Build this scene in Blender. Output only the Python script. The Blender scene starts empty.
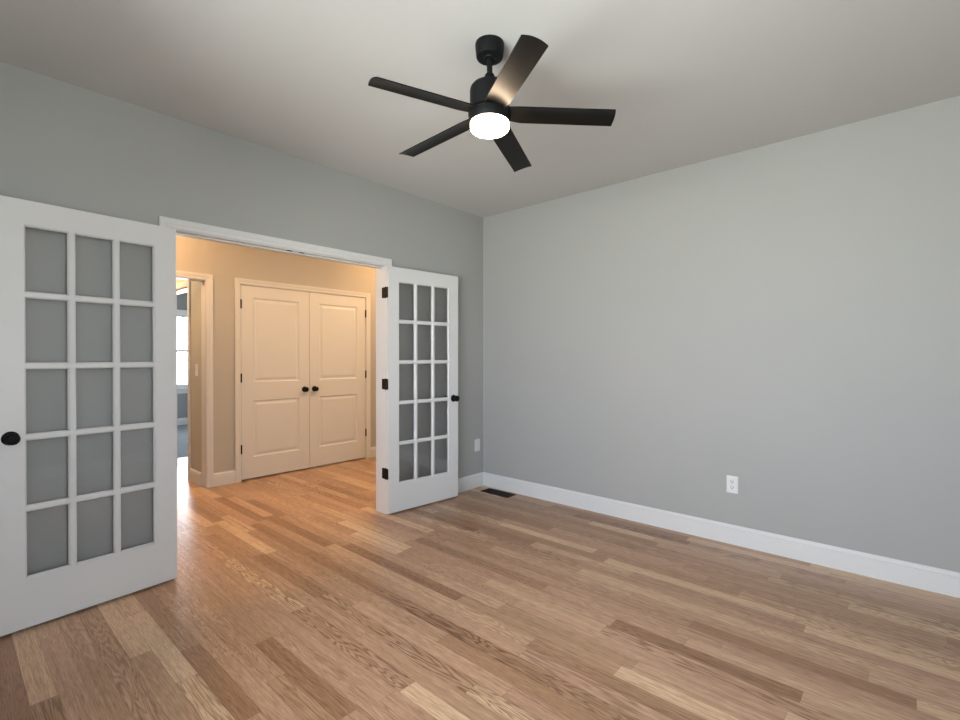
import bpy, bmesh, math
from mathutils import Vector, Matrix, Quaternion
PI = math.pi
sc = bpy.context.scene
COL = sc.collection

# ------------------------------------------------------------------ camera
CAM = (-3.671, -3.242, 1.30)
cd = bpy.data.cameras.new('camera')
cam = bpy.data.objects.new('camera', cd)
COL.objects.link(cam)
cd.sensor_fit = 'HORIZONTAL'
cd.sensor_width = 36.0
cd.lens = 483.0 / 960.0 * 36.0
cd.clip_start = 0.02
cd.clip_end = 200
cam.location = CAM
cam.rotation_euler = (PI / 2 - math.atan(3 / 483.0), 0, -(PI / 2 - math.atan2(483, 432)) - 0.0)
_a = math.atan2(432, 483)                      # the left wall runs this far to the right of the view axis
cam.rotation_euler[2] = -(PI / 2 - _a)
sc.camera = cam

# ------------------------------------------------------------------ light and exposure
SKY = 24.0
EXPOSURE = 0.0
GROUND = (0.96, 0.99, 0.92)
sc.view_settings.view_transform = 'Standard'
sc.view_settings.look = 'None'
sc.view_settings.gamma = 1.0
sc.view_settings.use_curve_mapping = False
sc.view_settings.exposure = EXPOSURE

w = bpy.data.worlds.new('sky')
sc.world = w
w.use_nodes = True
nt = w.node_tree
nt.nodes.clear()
tc = nt.nodes.new('ShaderNodeTexCoord')
sep = nt.nodes.new('ShaderNodeSeparateXYZ')
nt.links.new(tc.outputs['Generated'], sep.inputs[0])
rmp = nt.nodes.new('ShaderNodeValToRGB')
# z runs -1..1: pale winter ground below the horizon, overcast sky above it
zz = nt.nodes.new('ShaderNodeMath')
zz.operation = 'MULTIPLY_ADD'
zz.inputs[1].default_value = 0.5
zz.inputs[2].default_value = 0.5
nt.links.new(sep.outputs['Z'], zz.inputs[0])
for e_, (p_, c_) in zip([rmp.color_ramp.elements[0], rmp.color_ramp.elements[1], rmp.color_ramp.elements.new(0.5), rmp.color_ramp.elements.new(0.6)],
                        [(0.47, GROUND), (0.95, (0.58, 0.70, 0.84)), (0.505, (0.93, 0.965, 1.0)), (0.62, (0.72, 0.80, 0.89))]):
    e_.position = p_
    e_.color = (*c_, 1)
nt.links.new(zz.outputs[0], rmp.inputs[0])
bg = nt.nodes.new('ShaderNodeBackground')
bg.inputs[1].default_value = SKY
nt.links.new(rmp.outputs[0], bg.inputs[0])
wo = nt.nodes.new('ShaderNodeOutputWorld')
nt.links.new(bg.outputs[0], wo.inputs[0])


def portal(name, loc, rot, sx, sy):
    l = bpy.data.lights.new(name, 'AREA')
    l.shape = 'RECTANGLE'
    l.size, l.size_y = sx, sy
    l.cycles.is_portal = True
    o = bpy.data.objects.new(name, l)
    COL.objects.link(o)
    o.location = loc
    o.rotation_euler = rot
    return o


def lamp(name, loc, watts, color, radius, kind='POINT', rot=(0, 0, 0)):
    l = bpy.data.lights.new(name, kind)
    l.energy = watts
    l.color = color
    if kind == 'AREA':
        l.shape = 'DISK'
        l.size = radius * 2
    else:
        l.shadow_soft_size = radius
    o = bpy.data.objects.new(name, l)
    COL.objects.link(o)
    o.location = loc
    o.rotation_euler = rot
    return o


# room measures (metres): corner at the origin, left wall along -X, right wall along -Y
H = 2.709
XW, YW = -4.02, -3.63            # side wall and rear wall (behind the camera)
XL, XR = -2.752, -1.220          # jamb faces of the double opening
ZJ = 2.0475                      # underside of the head jamb
T = 0.128                        # wall thickness
YH = 1.975                       # far hall wall
XV = -1.917                      # vestibule wall beyond the hall doorway
WIN_SIDE = (-3.35, -1.20, 0.70, 2.26)   # y0, y1, z0, z1 in the side wall
WIN_REAR = (-3.80, -3.10, 0.62, 2.22)   # x0, x1, z0, z1 in the rear wall
WIN_BED = (-1.0, -0.09, 0.70, 2.14)
WIN_BED_FILL = (4.1, 6.3, 0.70, 2.14)  # added opening out of view, lets more daylight into the bedroom
YB = 7.14

portal('daylight_side_window', (XW - 0.13, (WIN_SIDE[0] + WIN_SIDE[1]) / 2, (WIN_SIDE[2] + WIN_SIDE[3]) / 2),
       (0, -PI / 2, 0), WIN_SIDE[3] - WIN_SIDE[2], WIN_SIDE[1] - WIN_SIDE[0])
portal('daylight_rear_window', ((WIN_REAR[0] + WIN_REAR[1]) / 2, YW - 0.13, (WIN_REAR[2] + WIN_REAR[3]) / 2),
       (PI / 2, 0, 0), WIN_REAR[1] - WIN_REAR[0], WIN_REAR[3] - WIN_REAR[2])
portal('daylight_bedroom_window', ((WIN_BED[0] + WIN_BED[1]) / 2, YB + 0.14, (WIN_BED[2] + WIN_BED[3]) / 2),
       (-PI / 2, 0, 0), WIN_BED[1] - WIN_BED[0], WIN_BED[3] - WIN_BED[2])
portal('added_bedroom_side_window', (1.76 + 0.15, (WIN_BED_FILL[0] + WIN_BED_FILL[1]) / 2, (WIN_BED_FILL[2] + WIN_BED_FILL[3]) / 2),
       (0, PI / 2, 0), WIN_BED_FILL[3] - WIN_BED_FILL[2], WIN_BED_FILL[1] - WIN_BED_FILL[0])
HALL_W = 31.0
HALL_C = (1.0, 0.54, 0.24)
lamp('hall_lamp_light', (-2.55, 1.42, H - 0.17), HALL_W * 1.3, HALL_C, 0.07)
lamp('hall_lamp_light', (0.30, 1.35, H - 0.17), HALL_W * 0.8, HALL_C, 0.07)
for hx in (-1.02, 0.25):
    lamp('hall_fill_light', (hx, 0.36, H - 0.012), 25.0, (1.0, 0.66, 0.35), 0.06, 'AREA')  # added fill, evens the light on the closet doors and hall floor
lamp('lobby_fill_light', (-2.45, 2.95, H - 0.012), 34.0, (1.0, 0.66, 0.36), 0.06, 'AREA')  # added fill that lifts the vestibule wall


# ------------------------------------------------------------------ material helpers
def new_mat(name):
    m = bpy.data.materials.new(name)
    m.use_nodes = True
    n = m.node_tree
    n.nodes.clear()
    out = n.nodes.new('ShaderNodeOutputMaterial')
    return m, n, out


def math_node(n, op, a, b=None, c=None):
    k = n.nodes.new('ShaderNodeMath')
    k.operation = op
    for i, v in enumerate((a, b, c)):
        if v is None:
            continue
        if isinstance(v, (int, float)):
            k.inputs[i].default_value = v
        else:
            n.links.new(v, k.inputs[i])
    return k.outputs[0]


def principled(n, out, color, rough, spec=0.5, metallic=0.0, coat=0.0):
    p = n.nodes.new('ShaderNodeBsdfPrincipled')
    if isinstance(color, tuple):
        p.inputs['Base Color'].default_value = (*color, 1)
    else:
        n.links.new(color, p.inputs['Base Color'])
    p.inputs['Roughness'].default_value = rough
    p.inputs['Specular IOR Level'].default_value = spec
    p.inputs['Metallic'].default_value = metallic
    p.inputs['Coat Weight'].default_value = coat
    n.links.new(p.outputs[0], out.inputs[0])
    return p


def noise(n, vec, scale, detail=2, rough=0.5, dist=0.0):
    k = n.nodes.new('ShaderNodeTexNoise')
    k.inputs['Scale'].default_value = scale
    k.inputs['Detail'].default_value = detail
    k.inputs['Roughness'].default_value = rough
    k.inputs['Distortion'].default_value = dist
    if vec is not None:
        n.links.new(vec, k.inputs['Vector'])
    return k.outputs[0]


def ramp(n, fac, stops, interp='LINEAR'):
    k = n.nodes.new('ShaderNodeValToRGB')
    cr = k.color_ramp
    cr.interpolation = interp
    while len(cr.elements) < len(stops):
        cr.elements.new(0.5)
    for e, (p, c) in zip(cr.elements, stops):
        e.position = p
        e.color = (*c, 1)
    n.links.new(fac, k.inputs[0])
    return k.outputs[0]


def mix(n, fac, a, b, blend='MIX'):
    k = n.nodes.new('ShaderNodeMix')
    k.data_type = 'RGBA'
    k.blend_type = blend
    for sock, v in ((k.inputs[0], fac), (k.inputs[6], a), (k.inputs[7], b)):
        if isinstance(v, (int, float)):
            sock.default_value = v
        elif isinstance(v, tuple):
            sock.default_value = (*v, 1)
        else:
            n.links.new(v, sock)
    return k.outputs[2]


def bump(n, p, height, strength, dist):
    b = n.nodes.new('ShaderNodeBump')
    b.inputs['Strength'].default_value = strength
    b.inputs['Distance'].default_value = dist
    n.links.new(height, b.inputs['Height'])
    n.links.new(b.outputs[0], p.inputs['Normal'])


def obj_coords(n):
    return n.nodes.new('ShaderNodeTexCoord').outputs['Object']


def paint(name, color, rough, bump_scale=220.0, strength=0.12, spec=0.4, mottle=0.02):
    m, n, out = new_mat(name)
    oc = obj_coords(n)
    f = noise(n, oc, 2.3, 4)
    c = mix(n, f, tuple(v * (1 - mottle) for v in color), tuple(min(1, v * (1 + mottle)) for v in color))
    p = principled(n, out, c, rough, spec)
    bump(n, p, noise(n, oc, bump_scale, 3), strength, 0.002)
    return m


def plain(name, color, rough, spec=0.5, metallic=0.0, coat=0.0):
    m, n, out = new_mat(name)
    oc = obj_coords(n)
    c = mix(n, noise(n, oc, 40, 2), tuple(v * 0.97 for v in color), tuple(min(1, v * 1.03) for v in color))
    principled(n, out, c, rough, spec, metallic, coat)
    return m


def emitter(name, color, strength):
    m, n, out = new_mat(name)
    e = n.nodes.new('ShaderNodeEmission')
    e.inputs[0].default_value = (*color, 1)
    e.inputs[1].default_value = strength
    n.links.new(e.outputs[0], out.inputs[0])
    return m


def glass_mat(name, tint):
    m, n, out = new_mat(name)
    t = n.nodes.new('ShaderNodeBsdfTransparent')
    t.inputs[0].default_value = (*tint, 1)
    g = n.nodes.new('ShaderNodeBsdfGlossy')
    g.inputs['Roughness'].default_value = 0.0
    fr = n.nodes.new('ShaderNodeFresnel')
    fr.inputs[0].default_value = 1.45
    mx = n.nodes.new('ShaderNodeMixShader')
    n.links.new(fr.outputs[0], mx.inputs[0])
    n.links.new(t.outputs[0], mx.inputs[1])
    n.links.new(g.outputs[0], mx.inputs[2])
    n.links.new(mx.outputs[0], out.inputs[0])
    return m


def oak_floor():
    m, n, out = new_mat('oak_strip_flooring')
    oc = obj_coords(n)
    s = n.nodes.new('ShaderNodeSeparateXYZ')
    n.links.new(oc, s.inputs[0])
    X, Y = s.outputs[0], s.outputs[1]
    W = 0.0805
    xs = math_node(n, 'DIVIDE', math_node(n, 'ADD', X, 20.037), W)
    row = math_node(n, 'FLOOR', xs)
    fx = math_node(n, 'FRACT', xs)
    wn = n.nodes.new('ShaderNodeTexWhiteNoise')
    wn.noise_dimensions = '1D'
    n.links.new(row, wn.inputs['W'])
    shift = math_node(n, 'MULTIPLY', wn.outputs[0], 173.0)
    wy = math_node(n, 'ADD', math_node(n, 'DIVIDE', Y, 0.85), shift)
    v1 = n.nodes.new('ShaderNodeTexVoronoi')
    v1.voronoi_dimensions = '1D'
    v1.inputs['Scale'].default_value = 1.0
    v1.inputs['Randomness'].default_value = 0.9
    n.links.new(wy, v1.inputs['W'])
    v2 = n.nodes.new('ShaderNodeTexVoronoi')
    v2.voronoi_dimensions = '1D'
    v2.feature = 'DISTANCE_TO_EDGE'
    v2.inputs['Scale'].default_value = 1.0
    v2.inputs['Randomness'].default_value = 0.9
    n.links.new(wy, v2.inputs['W'])
    rs = n.nodes.new('ShaderNodeSeparateColor')
    n.links.new(v1.outputs['Color'], rs.inputs[0])
    r1, r2, r3 = rs.outputs[0], rs.outputs[1], rs.outputs[2]
    # one random tone for each board
    wn2 = n.nodes.new('ShaderNodeTexWhiteNoise')
    wn2.noise_dimensions = '2D'
    cv = n.nodes.new('ShaderNodeCombineXYZ')
    n.links.new(r1, cv.inputs[0])
    n.links.new(row, cv.inputs[1])
    n.links.new(cv.outputs[0], wn2.inputs['Vector'])
    tone = ramp(n, wn2.outputs[0], [
        (0.00, (0.290, 0.158, 0.090)),
        (0.12, (0.365, 0.220, 0.132)),
        (0.35, (0.430, 0.274, 0.175)),
        (0.55, (0.445, 0.276, 0.184)),
        (0.78, (0.520, 0.348, 0.226)),
        (1.00, (0.610, 0.430, 0.285))])
    # figure: stretched noise contoured into growth rings
    off = math_node(n, 'MULTIPLY', r2, 60.0)
    gv = n.nodes.new('ShaderNodeCombineXYZ')
    n.links.new(math_node(n, 'MULTIPLY', X, 10.0), gv.inputs[0])
    n.links.new(math_node(n, 'MULTIPLY', Y, 0.95), gv.inputs[1])
    n.links.new(math_node(n, 'ADD', off, math_node(n, 'MULTIPLY', row, 0.73)), gv.inputs[2])
    g = noise(n, gv.outputs[0], 1.0, 3.0, 0.5, 0.15)
    freq = math_node(n, 'ADD', 110.0, math_node(n, 'MULTIPLY', r3, 170.0))
    ring = math_node(n, 'SINE', math_node(n, 'MULTIPLY', g, freq))
    ring = math_node(n, 'MULTIPLY_ADD', ring, 0.5, 0.5)
    ring = math_node(n, 'POWER', ring, 2.2)
    # open pores: fine long fibres
    fv = n.nodes.new('ShaderNodeCombineXYZ')
    n.links.new(math_node(n, 'MULTIPLY', X, 330.0), fv.inputs[0])
    n.links.new(math_node(n, 'MULTIPLY', Y, 14.0), fv.inputs[1])
    n.links.new(off, fv.inputs[2])
    fib = noise(n, fv.outputs[0], 1.0, 2, 0.6)
    bv = n.nodes.new('ShaderNodeCombineXYZ')
    n.links.new(math_node(n, 'MULTIPLY', X, 75.0), bv.inputs[0])
    n.links.new(math_node(n, 'MULTIPLY', Y, 1.3), bv.inputs[1])
    n.links.new(off, bv.inputs[2])
    band = noise(n, bv.outputs[0], 1.0, 2, 0.5)
    rw = math_node(n, 'MULTIPLY', math_node(n, 'MULTIPLY', ring, 0.75), math_node(n, 'MULTIPLY_ADD', math_node(n, 'MULTIPLY', r2, r2), 1.35, 0.12))
    c = mix(n, rw, tone, mix(n, 1.0, tone, (0.50, 0.42, 0.36), 'MULTIPLY'))
    fw = ramp(n, fib, [(0.34, (0.60, 0.55, 0.50)), (0.58, (1.10, 1.10, 1.10))])
    c = mix(n, 0.75, c, fw, 'MULTIPLY')
    bw = ramp(n, band, [(0.3, (0.70, 0.66, 0.62)), (0.5, (1.0, 1.0, 1.0)), (0.7, (1.16, 1.17, 1.18))])
    c = mix(n, 0.62, c, bw, 'MULTIPLY')
    # seams between the boards
    ex = math_node(n, 'MULTIPLY', math_node(n, 'MINIMUM', fx, math_node(n, 'SUBTRACT', 1.0, fx)), W)
    ey = math_node(n, 'MULTIPLY', v2.outputs['Distance'], 0.85)
    e = math_node(n, 'MINIMUM', ex, ey)
    seam = math_node(n, 'LESS_THAN', e, 0.0007)
    c = mix(n, math_node(n, 'MULTIPLY', seam, 0.62), c, (0.10, 0.05, 0.025))
    p = principled(n, out, c, 0.34, 0.45)
    rr = math_node(n, 'MULTIPLY_ADD', fib, 0.10, 0.27)
    n.links.new(rr, p.inputs['Roughness'])
    hgt = math_node(n, 'SUBTRACT', math_node(n, 'MULTIPLY', fib, 0.25), seam)
    bump(n, p, hgt, 0.10, 0.0006)
    return m


def carpet():
    m, n, out = new_mat('carpet')
    oc = obj_coords(n)
    c = mix(n, noise(n, oc, 160, 3), (0.20, 0.23, 0.26), (0.34, 0.37, 0.40))
    p = principled(n, out, c, 0.95, 0.1)
    bump(n, p, noise(n, oc, 260, 2), 0.8, 0.01)
    return m


WALL = paint('grey_wall_paint', (0.343, 0.349, 0.343), 0.62)
HALLW = paint('hall_wall_paint', (0.425, 0.415, 0.385), 0.62)
BEDW = paint('blue_grey_wall_paint', (0.225, 0.245, 0.262), 0.6)
CEIL = paint('white_ceiling_paint', (0.53, 0.532, 0.532), 0.9, 140.0, 0.35, 0.2)
TRIM = paint('white_trim_paint', (0.615, 0.622, 0.630), 0.38, 60.0, 0.03, 0.5, 0.01)
FLOOR = oak_floor()
CARPET = carpet()
GLASS = glass_mat('window_glass', (0.985, 0.985, 0.985))
PLATE = plain('white_plastic', (0.66, 0.67, 0.685), 0.35)
SLOT = plain('dark_slots', (0.02, 0.02, 0.02), 0.6)
BLACK = plain('matte_black_metal', (0.006, 0.0065, 0.0075), 0.5, 0.12)
BLADE = plain('black_blade_finish', (0.0045, 0.0042, 0.004), 0.33, 0.22)
HINGE = plain('black_hinge_metal', (0.006, 0.006, 0.006), 0.5, 0.2)
BRONZE = plain('dark_bronze_register', (0.012, 0.009, 0.007), 0.55, 0.2)
DARK = plain('dark_cavity', (0.008, 0.007, 0.007), 0.9, 0.1)
FANLIGHT = emitter('lit_opal_diffuser', (1.0, 0.76, 0.52), 38.0)
HALLLIGHT = emitter('lit_hall_lens', (1.0, 0.66, 0.36), 4.0)


# ------------------------------------------------------------------ mesh helpers
def box(bm, x0, x1, y0, y1, z0, z1, bev=0.0, seg=1):
    r = bmesh.ops.create_cube(bm, size=1.0)
    vs = r['verts']
    for v in vs:
        v.co = Vector(((x0 + x1) / 2 + v.co.x * (x1 - x0), (y0 + y1) / 2 + v.co.y * (y1 - y0), (z0 + z1) / 2 + v.co.z * (z1 - z0)))
    if bev > 0:
        es = list({e for v in vs for e in v.link_edges})
        bmesh.ops.bevel(bm, geom=es, offset=bev, segments=seg, affect='EDGES', profile=0.5)


def lathe(bm, prof, seg=40, axis='z', center=(0, 0, 0)):
    """revolve (radius, height) pairs; both ends are closed"""
    cx, cy, cz = center
    rings = []
    for r, h in prof:
        ring = []
        for i in range(seg):
            a = 2 * PI * i / seg
            u, v = r * math.cos(a), r * math.sin(a)
            if axis == 'z':
                p = (cx + u, cy + v, cz + h)
            elif axis == 'y':
                p = (cx + u, cy + h, cz + v)
            else:
                p = (cx + h, cy + u, cz + v)
            ring.append(bm.verts.new(p))
        rings.append(ring)
    for a, b in zip(rings, rings[1:]):
        for i in range(seg):
            j = (i + 1) % seg
            bm.faces.new((a[i], a[j], b[j], b[i]))
    bm.faces.new(rings[0][::-1])
    bm.faces.new(rings[-1])
    bmesh.ops.recalc_face_normals(bm, faces=bm.faces[:])


def sweep(bm, prof, path):
    """prof: list of (a, b); path: function k -> (function mapping (a, b) to a point)"""
    rings = [[bm.verts.new(f(a, b)) for a, b in prof] for f in path]
    n = len(prof)
    for r0, r1 in zip(rings, rings[1:]):
        for i in range(n):
            j = (i + 1) % n
            bm.faces.new((r0[i], r0[j], r1[j], r1[i]))
    bm.faces.new(rings[0][::-1])
    bm.faces.new(rings[-1])
    bmesh.ops.recalc_face_normals(bm, faces=bm.faces[:])


def obj(name, bm, mat, parent=None, smooth=False, mats=None):
    me = bpy.data.meshes.new(name)
    bm.to_mesh(me)
    bm.free()
    if smooth:
        for p in me.polygons:
            p.use_smooth = True
    for mm in (mats or [mat]):
        me.materials.append(mm)
    o = bpy.data.objects.new(name, me)
    COL.objects.link(o)
    if parent:
        o.parent = parent
    if smooth:
        md = o.modifiers.new('edges', 'EDGE_SPLIT')
        md.split_angle = math.radians(38)
    return o


def boxes(name, mat, lst, parent=None, bev=0.0, seg=1):
    bm = bmesh.new()
    for b in lst:
        box(bm, *b, bev=bev, seg=seg)
    return obj(name, bm, mat, parent)


def tag(o, label=None, cat=None, group=None, kind=None):
    if label:
        o['label'] = label
    if cat:
        o['category'] = cat
    if group:
        o['group'] = group
    if kind:
        o['kind'] = kind
    return o


def struct(o, label, cat):
    return tag(o, label, cat, None, 'structure')


def empty(name, loc, rz=0.0):
    o = bpy.data.objects.new(name, None)
    o.empty_display_size = 0.1
    COL.objects.link(o)
    o.location = loc
    o.rotation_euler = (0, 0, rz)
    return o


# ------------------------------------------------------------------ room shell
struct(boxes('floor', FLOOR, [(-4.2, 1.6, -3.8, 3.80, -0.10, 0.0)]), 'oak strip floor of mixed tan boards running into the hall', 'floor')
struct(boxes('floor_bedroom', CARPET, [(XV - 0.02, 1.9, 3.80, 7.4, -0.10, 0.004)]), 'blue grey carpet under the far bright window', 'floor')
struct(boxes('ceiling', CEIL, [(XW - 0.2, 0.2, YW - 0.2, T, H, H + 0.1)]), 'white textured ceiling the black fan hangs from', 'ceiling')
struct(boxes('ceiling_hall', CEIL, [(-4.2, 1.6, T, 3.85, H, H + 0.1)]), 'white ceiling over the warm lit hall', 'ceiling')
struct(boxes('ceiling_bedroom', CEIL, [(XV - 0.13, 1.9, 3.85, 7.4, H, H + 0.1)]), 'white ceiling of the room with the bright window', 'ceiling')
J = 0.018                                                   # jamb board thickness
struct(boxes('wall_left', WALL, [(XW - 0.2, XL - J, 0, T, 0, H), (XR + J, 0.14, 0, T, 0, H), (XL - J, XR + J, 0, T, ZJ + J, H)]),
       'grey wall holding the wide double doorway', 'wall')
struct(boxes('wall_right', WALL, [(0, 0.14, YW - 0.2, 0, 0, H)]), 'blank grey wall with one outlet above its white baseboard', 'wall')
y0, y1, z0, z1 = WIN_SIDE
struct(boxes('wall_side', WALL, [(XW - 0.14, XW, YW - 0.2, y0, 0, H), (XW - 0.14, XW, y1, 0, 0, H), (XW - 0.14, XW, y0, y1, 0, z0), (XW - 0.14, XW, y0, y1, z1, H)]),
       'grey window wall beside the camera', 'wall')
x0, x1, z0, z1 = WIN_REAR
struct(boxes('wall_rear', WALL, [(XW, x0, YW - 0.14, YW, 0, H), (x1, 0, YW - 0.14, YW, 0, H), (x0, x1, YW - 0.14, YW, 0, z0), (x0, x1, YW - 0.14, YW, z1, H)]),
       'grey window wall behind the camera', 'wall')
# hall: far wall with the closet and a doorway
DX0, DX1, DZ = -2.70, XV, 2.056                              # hall doorway
CX0, CX1, CZ = -1.576, -0.040, 2.054                         # closet opening
TH = 0.115
struct(boxes('wall_hall', HALLW, [(-4.2, DX0 - J, YH, YH + TH, 0, H), (DX0 - J, DX1 + J, YH, YH + TH, DZ + J, H), (DX1 + J, CX0 - J, YH, YH + TH, 0, H),
                                 (CX0 - J, CX1 + J, YH, YH + TH, CZ + J, H), (CX1 + J, 1.6, YH, YH + TH, 0, H)]),
       'warm lit beige hall wall around the white closet doors', 'wall')
struct(boxes('wall_hall_left', WALL, [(-4.2, -4.06, T, YH, 0, H)]), 'end wall of the hall behind the left glazed door', 'wall')
struct(boxes('wall_hall_front', WALL, [(0.14, 1.6, 0, T, 0, H)]), 'near wall of the hall past the doorway', 'wall')
struct(boxes('wall_hall_right', WALL, [(1.46, 1.6, T, YH, 0, H)]), 'end wall of the hall to the right of the closet', 'wall')
struct(boxes('wall_closet', WALL, [(CX0 - 0.1, CX1 + 0.1, YH + 0.27, YH + 0.30, 0, 2.2)]), 'back wall inside the hall closet', 'wall')
# vestibule and bedroom seen through the hall doorway
SY0, SY1, SZ = 2.445, 3.24, 2.05
struct(boxes('wall_vestibule', HALLW, [(XV, XV + 0.11, YH + TH, SY0, 0, H), (XV, XV + 0.11, SY1, 3.85, 0, H), (XV, XV + 0.11, SY0, SY1, SZ, H)]),
       'shaded wall with a light switch seen through the hall doorway', 'wall')
struct(boxes('wall_vestibule_left', WALL, [(DX0 - 0.35, DX0 - 0.23, YH + TH, 3.85, 0, H), (DX0 - 0.23, XV, 3.74, 3.85, 0, H)]),
       'far walls of the small lobby past the hall doorway', 'wall')
bx0, bx1, bz0, bz1 = WIN_BED
struct(boxes('wall_bedroom', BEDW, [(XV - 0.01, bx0, YB, YB + 0.14, 0, H), (bx1, 1.9, YB, YB + 0.14, 0, H), (bx0, bx1, YB, YB + 0.14, 0, bz0), (bx0, bx1, YB, YB + 0.14, bz1, H)]),
       'blue grey wall around the far bright window', 'wall')
struct(boxes('wall_bedroom_side', BEDW, [(XV - 0.12, XV, 3.85, 7.3, 0, H), (1.76, 1.9, 2.46, WIN_BED_FILL[0], 0, H), (1.76, 1.9, WIN_BED_FILL[1], YB, 0, H), (1.76, 1.9, WIN_BED_FILL[0], WIN_BED_FILL[1], 0, WIN_BED_FILL[2]), (1.76, 1.9, WIN_BED_FILL[0], WIN_BED_FILL[1], WIN_BED_FILL[3], H), (XV + 0.11, 1.76, 2.30, 2.46, 0, H)]),
       'blue grey side walls of the room with the far window', 'wall')


# ------------------------------------------------------------------ windows
def window(name, label, span, horiz, place, depth, muntin_rows):
    """double hung window; place(u, d, z) -> world, u along the wall, d outwards"""
    u0, u1, z0, z1 = span
    root = empty(name, place((u0 + u1) / 2, 0, z0))
    struct(root, label, 'window')

    def add(nm, lst, mat):
        bm = bmesh.new()
        for a0, a1, d0, d1, c0, c1 in lst:
            p, q = place(a0, d0, c0), place(a1, d1, c1)
            box(bm, *[v for i in range(3) for v in (min(p[i], q[i]) - root.location[i], max(p[i], q[i]) - root.location[i])], bev=0.002)
        return obj(nm, bm, mat, root)
    zm = (z0 + z1) / 2
    f = 0.045
    add('frame', [(u0, u0 + 0.03, -0.001, depth, z0, z1), (u1 - 0.03, u1, -0.001, depth, z0, z1), (u0, u1, -0.001, depth, z1 - 0.03, z1), (u0, u1, -0.001, depth, z0, z0 + 0.03)], TRIM)
    cw = 0.0575
    add('casing', [(u0 - cw, u0, -0.016, 0, z0 - 0.02, z1 + cw), (u1, u1 + cw, -0.016, 0, z0 - 0.02, z1 + cw), (u0, u1, -0.016, 0, z1, z1 + cw)], TRIM)
    add('stool', [(u0 - 0.08, u1 + 0.08, -0.05, 0.03, z0 - 0.022, z0)], TRIM)
    add('apron', [(u0 - 0.055, u1 + 0.055, -0.014, 0, z0 - 0.095, z0 - 0.022)], TRIM)
    n = max(1, round((u1 - u0) / 0.95))
    wu = (u1 - u0) / n
    for k in range(n):
        a, b = u0 + wu * k + (0.03 if k == 0 else 0.02), u0 + wu * (k + 1) - (0.03 if k == n - 1 else 0.02)
        if k:
            add('mullion', [(u0 + wu * k - 0.02, u0 + wu * k + 0.02, 0.0, depth, z0 + 0.03, z1 - 0.03)], TRIM)
        for (c0, c1, d) in ((z0 + 0.03, zm + 0.02, 0.05), (zm - 0.02, z1 - 0.03, 0.085)):
            lst = [(a, a + f, d, d + 0.03, c0, c1), (b - f, b, d, d + 0.03, c0, c1), (a + f, b - f, d, d + 0.03, c0, c0 + f), (a + f, b - f, d, d + 0.03, c1 - f, c1)]
            if d > 0.06:
                m = (a + b) / 2
                lst.append((m - 0.009, m + 0.009, d + 0.005, d + 0.025, c0 + f, c1 - f))
                for r in range(1, muntin_rows):
                    zz = c0 + f + (c1 - c0 - 2 * f) * r / muntin_rows
                    lst.append((a + f, b - f, d + 0.005, d + 0.025, zz - 0.009, zz + 0.009))
            add('sash', lst, TRIM)
            add('pane', [(a + f, b - f, d + 0.012, d + 0.018, c0 + f, c1 - f)], GLASS)
    return root


window('window_1', 'wide paired window in the wall beside the camera', WIN_SIDE, True, lambda u, d, z: (XW - d, u, z), 0.13, 2)
window('window_2', 'window in the wall behind the camera', WIN_REAR, True, lambda u, d, z: (u, YW - d, z), 0.13, 2)
window('window_3', 'bright narrow strip of window seen through the hall doorway', WIN_BED, True, lambda u, d, z: (u, YB + d, z), 0.13, 2)


window('window_4', 'unseen side window added to brighten the far room', WIN_BED_FILL, True, lambda u, d, z: (1.76 + d, u, z), 0.13, 2)


# ------------------------------------------------------------------ casings, jambs, baseboards
CPROF = [(0, 0), (0, 0.009), (0.006, 0.0115), (0.024, 0.012), (0.028, 0.0145), (0.040, 0.0165), (0.046, 0.018), (0.0575, 0.018), (0.0575, 0)]


def casing(name, label, xl, xr, zt, yf, sgn):
    """three mitred sides around an opening; yf the wall face, sgn the side it stands out to"""
    bm = bmesh.new()
    path = [lambda a, b: (xl - a, yf + sgn * b, 0.0), lambda a, b: (xl - a, yf + sgn * b, zt + a),
            lambda a, b: (xr + a, yf + sgn * b, zt + a), lambda a, b: (xr + a, yf + sgn * b, 0.0)]
    sweep(bm, CPROF, path)
    return struct(obj(name, bm, TRIM), label, 'door trim')


RV = 0.006
casing('trim_1', 'white casing around the wide double doorway, room side', XL - RV - 0.012, XR + RV - 0.008, ZJ + RV, 0.0, -1)
casing('trim_2', 'white casing around the wide double doorway, hall side', XL - RV, XR + RV, ZJ + RV, T, 1)
casing('trim_3', 'white casing framing the hall closet doors', CX0 - RV - 0.003, CX1 + RV + 0.003, CZ + RV, YH, -1)
casing('trim_4', 'white casing of the hall doorway left of the closet', DX0 - RV, DX1 + RV, DZ + RV, YH, -1)


def jamb(name, label, xl, xr, zt, y0, y1, stop_y=None):
    root = boxes(name, TRIM, [(xl - J, xl, y0, y1, 0, zt + J), (xr, xr + J, y0, y1, 0, zt + J), (xl, xr, y0, y1, zt, zt + J)])
    if stop_y:
        boxes('stop', TRIM, [(xl, xr, stop_y, stop_y + 0.03, zt - 0.010, zt)], root)
    return struct(root, label, 'door jamb')


jm = jamb('trim_5', 'white jamb lining the wide double doorway', XL, XR, ZJ, -0.0005, T + 0.0005, 0.045)
jamb('trim_6', 'white jamb around the closet doors', CX0 - 0.003, CX1 + 0.003, CZ, YH - 0.0005, YH + TH)
jamb('trim_7', 'white jamb lining the hall doorway left of the closet', DX0, DX1, DZ, YH - 0.0005, YH + TH + 0.0005)
for px in (-2.030, -1.937):
    s = boxes('ball_catch', HINGE, [(px - 0.018, px + 0.018, 0.010, 0.032, ZJ - 0.002, ZJ + 0.002)], jm)
    s['label'] = 'small black ball catch under the head jamb'
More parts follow.
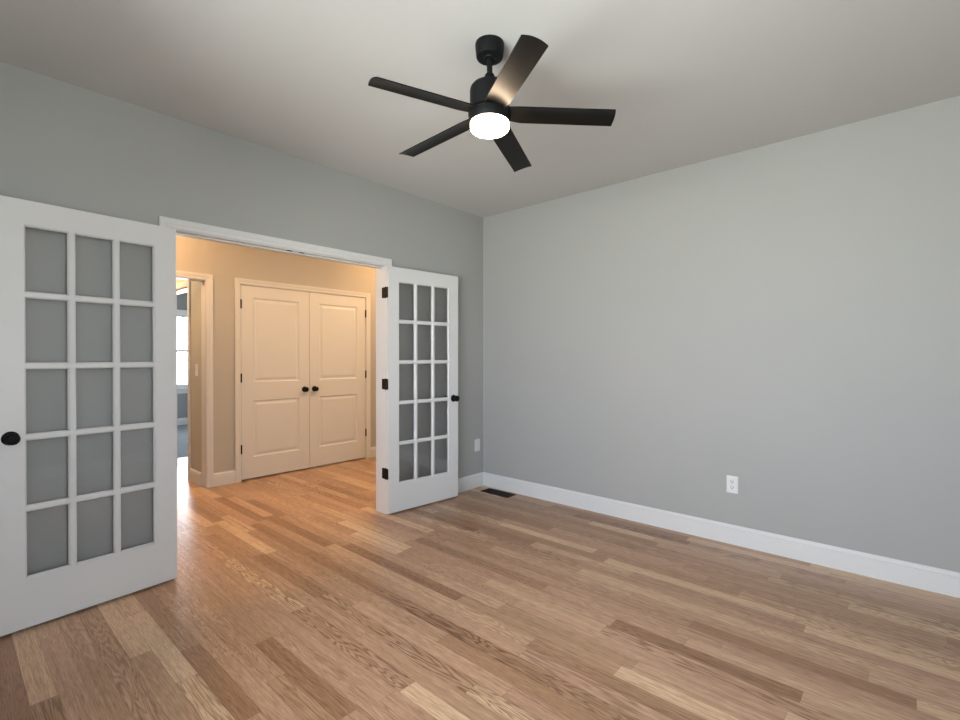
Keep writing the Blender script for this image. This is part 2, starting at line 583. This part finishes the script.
# side doorway in the vestibule wall
bm = bmesh.new()
for (a0, a1, c0, c1) in ((SY0 - 0.0, SY0 + 0.018, 0, SZ), (SY1 - 0.018, SY1, 0, SZ), (SY0, SY1, SZ - 0.018, SZ)):
    box(bm, XV - 0.001, XV + 0.112, a0, a1, c0, c1)
for (a0, a1, c0, c1) in ((SY0 - 0.05, SY0 + 0.008, 0, SZ + 0.055), (SY1 - 0.008, SY1 + 0.05, 0, SZ + 0.055), (SY0 + 0.008, SY1 - 0.008, SZ - 0.008, SZ + 0.055)):
    box(bm, XV - 0.016, XV, a0, a1, c0, c1, bev=0.003)
struct(obj('trim_8', bm, TRIM), 'white trim of the far side doorway beyond the switch wall', 'door trim')

BPROF = [(0, 0), (0.0145, 0), (0.0145, 0.100), (0.0118, 0.1025), (0.0118, 0.106), (0.0135, 0.110), (0.0130, 0.116), (0.0085, 0.126), (0.0050, 0.1285), (0.0045, 0.1335), (0, 0.1335)]


def baseboard(name, label, p, q, nrm):
    """p, q floor points of the wall face; nrm points into the room"""
    bm = bmesh.new()
    sweep(bm, BPROF, [lambda a, b, e=e: (e[0] + nrm[0] * a, e[1] + nrm[1] * a, b) for e in (p, q)])
    return struct(obj(name, bm, TRIM), label, 'baseboard')


cw = 0.0575 + RV
baseboard('baseboard_right', 'long white baseboard below the blank grey wall', (0, 0), (0, YW), (-1, 0))
baseboard('baseboard_left', 'short white baseboard behind the open right glazed door', (XR + cw, 0), (-0.0005, 0), (0, -1))
baseboard('baseboard_left.001', 'white baseboard behind the open left glazed door', (XW, 0), (XL - cw, 0), (0, -1))
baseboard('baseboard_side', 'white baseboard below the paired window', (XW, 0), (XW, YW), (1, 0))
baseboard('baseboard_rear', 'white baseboard below the window behind the camera', (XW, YW), (0, YW), (0, 1))
baseboard('baseboard_hall', 'short white baseboard between the hall doorway and the closet', (DX1 + cw, YH), (CX0 - cw - 0.003, YH), (0, -1))
baseboard('baseboard_hall.001', 'white hall baseboard just right of the closet', (CX1 + cw + 0.003, YH), (1.46, YH), (0, -1))
baseboard('baseboard_hall.002', 'white hall baseboard left of the hall doorway', (-4.06, YH), (DX0 - cw, YH), (0, -1))
baseboard('baseboard_vestibule', 'white baseboard at the foot of the shaded switch wall', (XV, YH + TH), (XV, SY0 - 0.05), (-1, 0))
baseboard('baseboard_bedroom', 'white baseboard below the far bright window', (XV, YB), (1.76, YB), (0, -1))


# ------------------------------------------------------------------ door hardware
def knob(parent, u, z, yface, out, name='door_knob'):
    """round knob on a face; out = +1 or -1 along local y"""
    bm = bmesh.new()
    prof = [(0.011, 0.0), (0.011, 0.024), (0.020, 0.029), (0.0262, 0.038), (0.0275, 0.047), (0.0255, 0.055), (0.0185, 0.0605), (0.008, 0.0625), (0.001, 0.063)]
    lathe(bm, [(r, out * h) for r, h in prof], 36, 'y', (u, yface, z))
    k = obj(name, bm, BLACK, parent, True)
    k['label'] = 'matte black round knob'
    bm = bmesh.new()
    prof = [(0.0325, 0.0), (0.0325, 0.004), (0.0300, 0.008), (0.0240, 0.0105), (0.012, 0.011)]
    lathe(bm, [(r, out * h) for r, h in prof], 36, 'y', (u, yface, z))
    obj('rosette', bm, BLACK, k, True)
    return k


def glazed_door(name, label, loc, rz, s, W, c0, c1):
    """fifteen-lite leaf 0.762 x 2.032; local x from the hinge edge to the free edge, the shown face at y = 0, the body towards -s*y"""
    root = empty(name, loc, rz)
    struct(root, label, 'door')
    Z0, Z1, TT = 0.0, 2.032, 0.035
    ya, yb = (0.0, TT) if s < 0 else (-TT, 0.0)
    B = 0.009                                              # slope of the sticking
    r0, r1 = 0.2415, 1.9085
    bev = 0.0
    boxes('stile', TRIM, [(0, c0 - B, ya, yb, Z0, Z1)], root)
    boxes('stile', TRIM, [(c1 + B, W, ya, yb, Z0, Z1)], root)
    boxes('top_rail', TRIM, [(c0 - B, c1 + B, ya, yb, r1 + B, Z1)], root)
    boxes('bottom_rail', TRIM, [(c0 - B, c1 + B, ya, yb, Z0, r0 - B)], root)
    mw = 0.033
    pw = (c1 - c0 - 2 * mw) / 3
    ph = (r1 - r0 - 4 * mw) / 5
    cols = [(c0 + i * (pw + mw), c0 + i * (pw + mw) + pw) for i in range(3)]
    rows = [(r0 + i * (ph + mw), r0 + i * (ph + mw) + ph) for i in range(5)]
    # grid of glazing bars: flat faces, sloped sticking towards every pane, inner reveals
    bm = bmesh.new()
    dep = 0.012

    def quad(*p):
        bm.faces.new([bm.verts.new(q) for q in p])
    ux = [c0 - B] + [v for a, b in cols for v in (a - B, b + B)] + [c1 + B]
    uz = [r0 - B] + [v for a, b in rows for v in (a - B, b + B)] + [r1 + B]
    for yf, din in ((ya, dep), (yb, -dep)):
        for i in range(1, len(cols)):
            a, b = cols[i - 1][1] + B, cols[i][0] - B
            quad((a, yf, r0 - B), (b, yf, r0 - B), (b, yf, r1 + B), (a, yf, r1 + B))
        for (ca, cb) in cols:
            for k in range(1, len(rows)):
                a, b = rows[k - 1][1] + B, rows[k][0] - B
                quad((ca - B, yf, a), (cb + B, yf, a), (cb + B, yf, b), (ca - B, yf, b))
        yi = yf + din
        yk = yf + din * 0.25
        for (ca, cb) in cols:
            for (za, zb) in rows:
                # quirk, then cove to the glass
                st = [(B, yf), (B, yk), (B * 0.75, yk), (B * 0.2, yf + din * 0.6), (0, yi)]
                for (o0, y0_), (o1, y1_) in zip(st, st[1:]):
                    P = [(ca - o0, y0_, za - o0), (cb + o0, y0_, za - o0), (cb + o0, y0_, zb + o0), (ca - o0, y0_, zb + o0)]
                    Q = [(ca - o1, y1_, za - o1), (cb + o1, y1_, za - o1), (cb + o1, y1_, zb + o1), (ca - o1, y1_, zb + o1)]
                    for t in range(4):
                        u = (t + 1) % 4
                        quad(P[t], P[u], Q[u], Q[t])
    for (ca, cb) in cols:
        for (za, zb) in rows:
            P = [(ca, za), (cb, za), (cb, zb), (ca, zb)]
            for t in range(4):
                u = (t + 1) % 4
                quad((P[t][0], ya + dep, P[t][1]), (P[u][0], ya + dep, P[u][1]), (P[u][0], yb - dep, P[u][1]), (P[t][0], yb - dep, P[t][1]))
    bmesh.ops.remove_doubles(bm, verts=bm.verts[:], dist=1e-5)
    bmesh.ops.recalc_face_normals(bm, faces=bm.faces[:])
    obj('muntin_grid', bm, TRIM, root)
    ym = (ya + yb) / 2
    g = boxes('glass', GLASS, [(ca + 0.0003, cb - 0.0003, ym - 0.002, ym + 0.002, za + 0.0003, zb - 0.0003) for ca, cb in cols for za, zb in rows], root)
    g['label'] = 'fifteen clear glass panes'
    knob(root, W - 0.056, 0.909, 0.0, s)
    knob(root, W - 0.056, 0.909, -s * TT, -s)
    return root


TH_R, TH_L = math.radians(4.4), math.radians(5.3)
FD = {}
FD['r'] = glazed_door('door_1', 'white fifteen-pane French door swung open beside the grey room corner', (-1.2235, -0.050, 0.012), -TH_R, -1, 0.754, 0.1095, 0.6385)
FD['l'] = glazed_door('door_2', 'large white fifteen-pane French door open against the wall at the near left', (XL - 0.0015, -0.050, 0.012), PI + TH_L, 1, 0.760, 0.1150, 0.6465)


def french_hinges(door, th, s, xj):
    """leaf on the jamb, leaf on the door edge, knuckle between; built in world space and parented to the door"""
    inv = Matrix.Translation(door.location) @ Matrix.Rotation(door.rotation_euler[2], 4, 'Z')
    inv = inv.inverted()
    sg = 1 if s < 0 else -1                                 # +1: door reaches to +X
    for zc in (0.335, 1.076, 1.832):
        bm = bmesh.new()
        hh = 0.044
        a, b = (xj - 0.003, xj + 0.001) if sg > 0 else (xj - 0.001, xj + 0.003)
        box(bm, a, b, 0.0, 0.042, zc - hh, zc + hh, bev=0.0008)
        lathe(bm, [(0.0001, -hh - 0.006), (0.004, -hh - 0.004), (0.006, -hh), (0.006, hh), (0.004, hh + 0.004), (0.0001, hh + 0.006)], 16, 'z', (xj - sg * 0.001, -0.008, zc))
        bmesh.ops.transform(bm, matrix=inv, verts=bm.verts[:])
        # leaf let into the hinge edge of the door
        bm2 = bmesh.new()
        y0_, y1_ = (0.006, 0.035) if s < 0 else (-0.035, -0.006)
        box(bm2, -0.002, 0.001, y0_, y1_, zc - 0.012 - hh, zc - 0.012 + hh, bev=0.0008)
        h = obj('hinge', bm, HINGE, door)
        h['label'] = 'black butt hinge'
        obj('hinge_leaf', bm2, HINGE, h)


french_hinges(FD['r'], TH_R, -1, XR)
french_hinges(FD['l'], TH_L, 1, XL)


def panel_door(name, label, x0, x1, hinge_left):
    root = empty(name, (x0, YH + 0.003, 0.014))
    struct(root, label, 'door')
    W, Hh, TT = x1 - x0, CZ - 0.003 - 0.014, 0.035
    m = 0.123
    px = [(m, W - m)]
    pz = [(0.222, 0.822), (1.018, 1.915)]
    bm = bmesh.new()

    def quad(*p):
        bm.faces.new([bm.verts.new(q) for q in p])
    a, b = px[0]
    zs = [0, pz[0][0], pz[0][1], pz[1][0], pz[1][1], Hh]
    for xa, xb in ((0, a), (b, W)):
        for k in range(5):
            quad((xa, 0, zs[k]), (xb, 0, zs[k]), (xb, 0, zs[k + 1]), (xa, 0, zs[k + 1]))
    for k in (0, 2, 4):
        quad((a, 0, zs[k]), (b, 0, zs[k]), (b, 0, zs[k + 1]), (a, 0, zs[k + 1]))
    # moulded recess and raised field
    st = [(0, 0), (0.004, 0.002), (0.010, 0.0085), (0.020, 0.0095), (0.026, 0.0085), (0.044, 0.003), (0.048, 0.0025)]
    for za, zb in pz:
        R = [[(a + o, d, za + o), (b - o, d, za + o), (b - o, d, zb - o), (a + o, d, zb - o)] for o, d in st]
        for P, Q in zip(R, R[1:]):
            for t in range(4):
                u = (t + 1) % 4
                quad(P[t], P[u], Q[u], Q[t])
        quad(*R[-1])
    quad((0, TT, 0), (0, TT, Hh), (W, TT, Hh), (W, TT, 0))
    quad((0, 0, 0), (0, 0, Hh), (0, TT, Hh), (0, TT, 0))
    quad((W, 0, 0), (W, TT, 0), (W, TT, Hh), (W, 0, Hh))
    quad((0, 0, 0), (0, TT, 0), (W, TT, 0), (W, 0, 0))
    quad((0, 0, Hh), (W, 0, Hh), (W, TT, Hh), (0, TT, Hh))
    bmesh.ops.remove_doubles(bm, verts=bm.verts[:], dist=1e-5)
    bmesh.ops.recalc_face_normals(bm, faces=bm.faces[:])
    obj('door_panel', bm, TRIM, root)
    knob(root, W - 0.060 if hinge_left else 0.060, 0.914, 0.0, -1)
    hx = -0.003 if hinge_left else W + 0.003
    for zc in (0.320, 1.066, 1.840):
        bm = bmesh.new()
        lathe(bm, [(0.0001, -0.050), (0.005, -0.048), (0.0085, -0.044), (0.0085, 0.044), (0.005, 0.048), (0.0001, 0.050)], 16, 'z', (hx, -0.010, zc))
        box(bm, hx - 0.0022, hx + 0.0022, -0.006, 0.02, zc - 0.044, zc + 0.044)
        h = obj('hinge', bm, HINGE, root)
        h['label'] = 'black butt hinge'
    return root


CM = (CX0 + CX1) / 2
panel_door('door_3', 'white two-panel closet door on the left of the pair, knob at its right', CX0, CM - 0.002, True)
panel_door('door_4', 'white two-panel closet door on the right of the pair, knob at its left', CM + 0.002, CX1, False)

# ------------------------------------------------------------------ outlet, plates, register
def wall_plate(name, label, cat, loc, rz, kind):
    """plate 73 x 117 mm on a wall; local -y looks into the room"""
    root = empty(name, loc, rz)
    tag(root, label, cat)
    bm = bmesh.new()
    hw, hh = 0.037, 0.0595
    r = [(hw, hh, 0.0), (hw, hh, 0.002), (hw - 0.004, hh - 0.004, 0.0055), (hw - 0.006, hh - 0.006, 0.006)]
    rings = [[bm.verts.new(p) for p in ((-a, -d, -b), (a, -d, -b), (a, -d, b), (-a, -d, b))] for a, b, d in r]
    for P, Q in zip(rings, rings[1:]):
        for t in range(4):
            u = (t + 1) % 4
            bm.faces.new((P[t], P[u], Q[u], Q[t]))
    bm.faces.new(rings[0][::-1])
    bm.faces.new(rings[-1])
    bmesh.ops.recalc_face_normals(bm, faces=bm.faces[:])
    obj('cover_plate', bm, PLATE, root)
    if kind == 'outlet':
        for zc in (-0.0195, 0.0195):
            bm = bmesh.new()
            box(bm, -0.0165, 0.0165, -0.0085, -0.0055, zc - 0.014, zc + 0.014, bev=0.0015)
            rc = obj('receptacle', bm, PLATE, root)
            bm = bmesh.new()
            box(bm, -0.0085, -0.0050, -0.0089, -0.0080, zc - 0.001, zc + 0.0100)
            box(bm, 0.0050, 0.0085, -0.0089, -0.0080, zc - 0.001, zc + 0.0090)
            lathe(bm, [(0.0036, -0.0089), (0.0036, -0.0080)], 14, 'y', (0, 0, zc - 0.0070))
            s_ = obj('slots', bm, SLOT, rc)
            s_['label'] = 'dark plug slots'
        bm = bmesh.new()
        lathe(bm, [(0.003, -0.0070), (0.003, -0.0055)], 12, 'y')
        obj('screw', bm, PLATE, root)
    else:
        bm = bmesh.new()
        box(bm, -0.0165, 0.0165, -0.0078, -0.0055, -0.0335, 0.0335, bev=0.001)
        ins = obj('insert' if kind == 'data' else 'rocker', bm, PLATE, root)
        if kind == 'switch':
            ins.rotation_euler = (math.radians(3), 0, 0)
        for zc in (-0.0485, 0.0485):
            bm = bmesh.new()
            lathe(bm, [(0.003, -0.0068), (0.003, -0.0055)], 12, 'y', (0, 0, zc))
            obj('screw', bm, PLATE, root)
    return root


wall_plate('wall_outlet', 'white duplex outlet alone on the right grey wall above its baseboard', 'outlet', (0, -2.314, 0.413), -PI / 2, 'outlet')
wall_plate('wall_plate', 'white wall plate between the open right French door and the corner', 'wall plate', (-0.086, 0, 0.418), 0, 'data')
wall_plate('light_switch', 'pale light switch on the shaded wall inside the hall doorway', 'light switch', (XV, 2.215, 1.165), -PI / 2, 'switch')

vent = empty('floor_register', (-0.122, -0.299, 0.0))
tag(vent, 'dark bronze slotted register set in the floor near the corner', 'floor vent')
vw, vl = 0.068, 0.168
bm = bmesh.new()
for b in ((-vw, vw, -vl, -vl + 0.016), (-vw, vw, vl - 0.016, vl), (-vw, -vw + 0.016, -vl + 0.016, vl - 0.016), (vw - 0.016, vw, -vl + 0.016, vl - 0.016)):
    box(bm, b[0], b[1], b[2], b[3], 0.0, 0.005, bev=0.0012)
obj('register_frame', bm, BRONZE, vent)
bm = bmesh.new()
n = 17
for i in range(n):
    y = -vl + 0.016 + (2 * vl - 0.032) * (i + 0.5) / n
    box(bm, -vw + 0.016, vw - 0.016, y - 0.0035, y + 0.0035, 0.0006, 0.0042)
for x in (-0.018, 0.018):
    box(bm, x - 0.003, x + 0.003, -vl + 0.016, vl - 0.016, 0.0006, 0.0046)
obj('louver_grille', bm, BRONZE, vent)
boxes('dark_opening', DARK, [(-vw + 0.014, vw - 0.014, -vl + 0.014, vl - 0.014, 0.0001, 0.0008)], vent)

# ------------------------------------------------------------------ ceiling fan
FX, FY = -2.015, -1.819
fan = empty('ceiling_fan', (FX, FY, H))
tag(fan, 'matte black five-blade ceiling fan with a glowing round light', 'ceiling fan')


def fz(z):
    return z - H


def fan_part(name, prof, mat, parent=fan, seg=56):
    bm = bmesh.new()
    lathe(bm, [(r, fz(z)) for r, z in prof], seg)
    return obj(name, bm, mat, parent, True)


fan_part('canopy', [(0.0640, H), (0.0655, 2.704), (0.065, 2.690), (0.061, 2.652), (0.058, 2.645), (0.050, 2.643), (0.030, 2.642), (0.028, 2.637), (0.014, 2.636)], BLACK)
fan_part('downrod', [(0.0125, 2.636), (0.0125, 2.555)], BLACK)
fan_part('rod_collar', [(0.0135, 2.575), (0.020, 2.568), (0.026, 2.552), (0.026, 2.520)], BLACK)
fan_part('motor_housing', [(0.026, 2.5215), (0.060, 2.520), (0.078, 2.515), (0.086, 2.505), (0.0885, 2.492), (0.0885, 2.405), (0.080, 2.400), (0.05, 2.399)], BLACK)
hub = fan_part('hub', [(0.06, 2.399), (0.088, 2.397), (0.0950, 2.392), (0.0968, 2.386), (0.0885, 2.350), (0.0870, 2.347), (0.05, 2.347)], BLACK)
lens = fan_part('light_diffuser', [(0.0850, 2.351), (0.0865, 2.347), (0.0865, 2.330), (0.0862, 2.322), (0.081, 2.317), (0.070, 2.3145), (0.03, 2.3135), (0.001, 2.3133)], FANLIGHT)
lens['label'] = 'glowing opal light diffuser'

BZ, BR, BWD, PITCH, TH0 = 2.355, 0.548, 0.100, -0.196, 20.9


def blade_mesh():
    """x along the blade, gently arched across its width, thin body with rounded outline"""
    bm = bmesh.new()
    nx, ny, t = 26, 10, 0.005
    r0, r1 = 0.070, BR
    grid = {}
    for side in (0, 1):
        for i in range(nx + 1):
            f = i / nx
            r = r0 + (r1 - r0) * f
            # full width from 0.14 on, narrower neck at the hub
            k = min(1.0, max(0.0, (r - 0.085) / 0.05))
            lo = -BWD / 2 * (0.90 + 0.10 * k)
            hi = BWD / 2 * (0.80 + 0.20 * k)
            for j in range(ny + 1):
                v = lo + (hi - lo) * j / ny
                arch = 0.006 * (1 - (2 * v / BWD) ** 2)
                rr = r + (0.006 * (1 - (2 * v / BWD) ** 2) if i == nx else 0)
                x, y, z = rr, v * math.cos(PITCH), v * math.sin(PITCH) + arch + (t if side else 0) + (BR - r) * 0.060
                grid[side, i, j] = bm.verts.new((x, y, z))
    for i in range(nx):
        for j in range(ny):
            bm.faces.new((grid[0, i, j], grid[0, i, j + 1], grid[0, i + 1, j + 1], grid[0, i + 1, j]))
            bm.faces.new((grid[1, i, j], grid[1, i + 1, j], grid[1, i + 1, j + 1], grid[1, i, j + 1]))
    for i in range(nx):
        for j in (0, ny):
            bm.faces.new((grid[0, i, j], grid[0, i + 1, j], grid[1, i + 1, j], grid[1, i, j]))
    for j in range(ny):
        for i in (0, nx):
            bm.faces.new((grid[0, i, j], grid[0, i, j + 1], grid[1, i, j + 1], grid[1, i, j]))
    bmesh.ops.recalc_face_normals(bm, faces=bm.faces[:])
    return bm


first = obj('blade', blade_mesh(), BLADE, fan, True)
for k in range(5):
    b = first if k == 0 else first.copy()
    if k:
        COL.objects.link(b)
        b.parent = fan
    b.location = (0, 0, fz(BZ))
    b.rotation_euler = (0, 0, math.radians(TH0 + 72 * k))
# the fan hangs very slightly out of plumb
va = math.atan2(CAM[1] - FY, CAM[0] - FX)
fan.rotation_mode = 'QUATERNION'
fan.rotation_quaternion = Quaternion((math.sin(va), -math.cos(va), 0), math.radians(1.6))

# hall lamps, high on the hall ceiling
for px, py in ((-2.55, 1.42), (0.30, 1.35)):
    l = empty('hall_ceiling_lamp', (px, py, H))
    tag(l, 'round flush lamp on the hall ceiling ' + ('nearer the hall doorway' if px < -1 else 'past the closet'), 'ceiling lamp', 'hall ceiling lamps')
    bm = bmesh.new()
    lathe(bm, [(0.16, 0), (0.16, -0.03), (0.15, -0.04), (0.14, -0.04)], 40)
    obj('lamp_base', bm, TRIM, l, True)
    bm = bmesh.new()
    lathe(bm, [(0.139, -0.0405), (0.139, -0.060), (0.12, -0.072), (0.06, -0.08), (0.001, -0.082)], 40)
    obj('lamp_lens', bm, HALLLIGHT, l, True)

# fill downlights added to even out the hall and brighten the lobby
for k, (px, py) in enumerate(((-1.02, 0.36), (0.25, 0.36), (-2.45, 2.95))):
    l = empty('fill_downlight', (px, py, H))
    tag(l, ('added fill downlight in the hall ceiling before the middle of the closet', 'added fill downlight in the hall ceiling past the right end of the closet', 'added fill downlight in the lobby beyond the hall doorway')[k], 'downlight', 'added fill lights')
    bm = bmesh.new()
    lathe(bm, [(0.086, 0), (0.084, -0.005), (0.066, -0.007), (0.064, -0.003)], 40)
    obj('trim_ring', bm, TRIM, l, True)
    bm = bmesh.new()
    lathe(bm, [(0.063, -0.0071), (0.063, -0.0080), (0.001, -0.0084)], 40)
    obj('fill_lens', bm, HALLLIGHT, l, True)
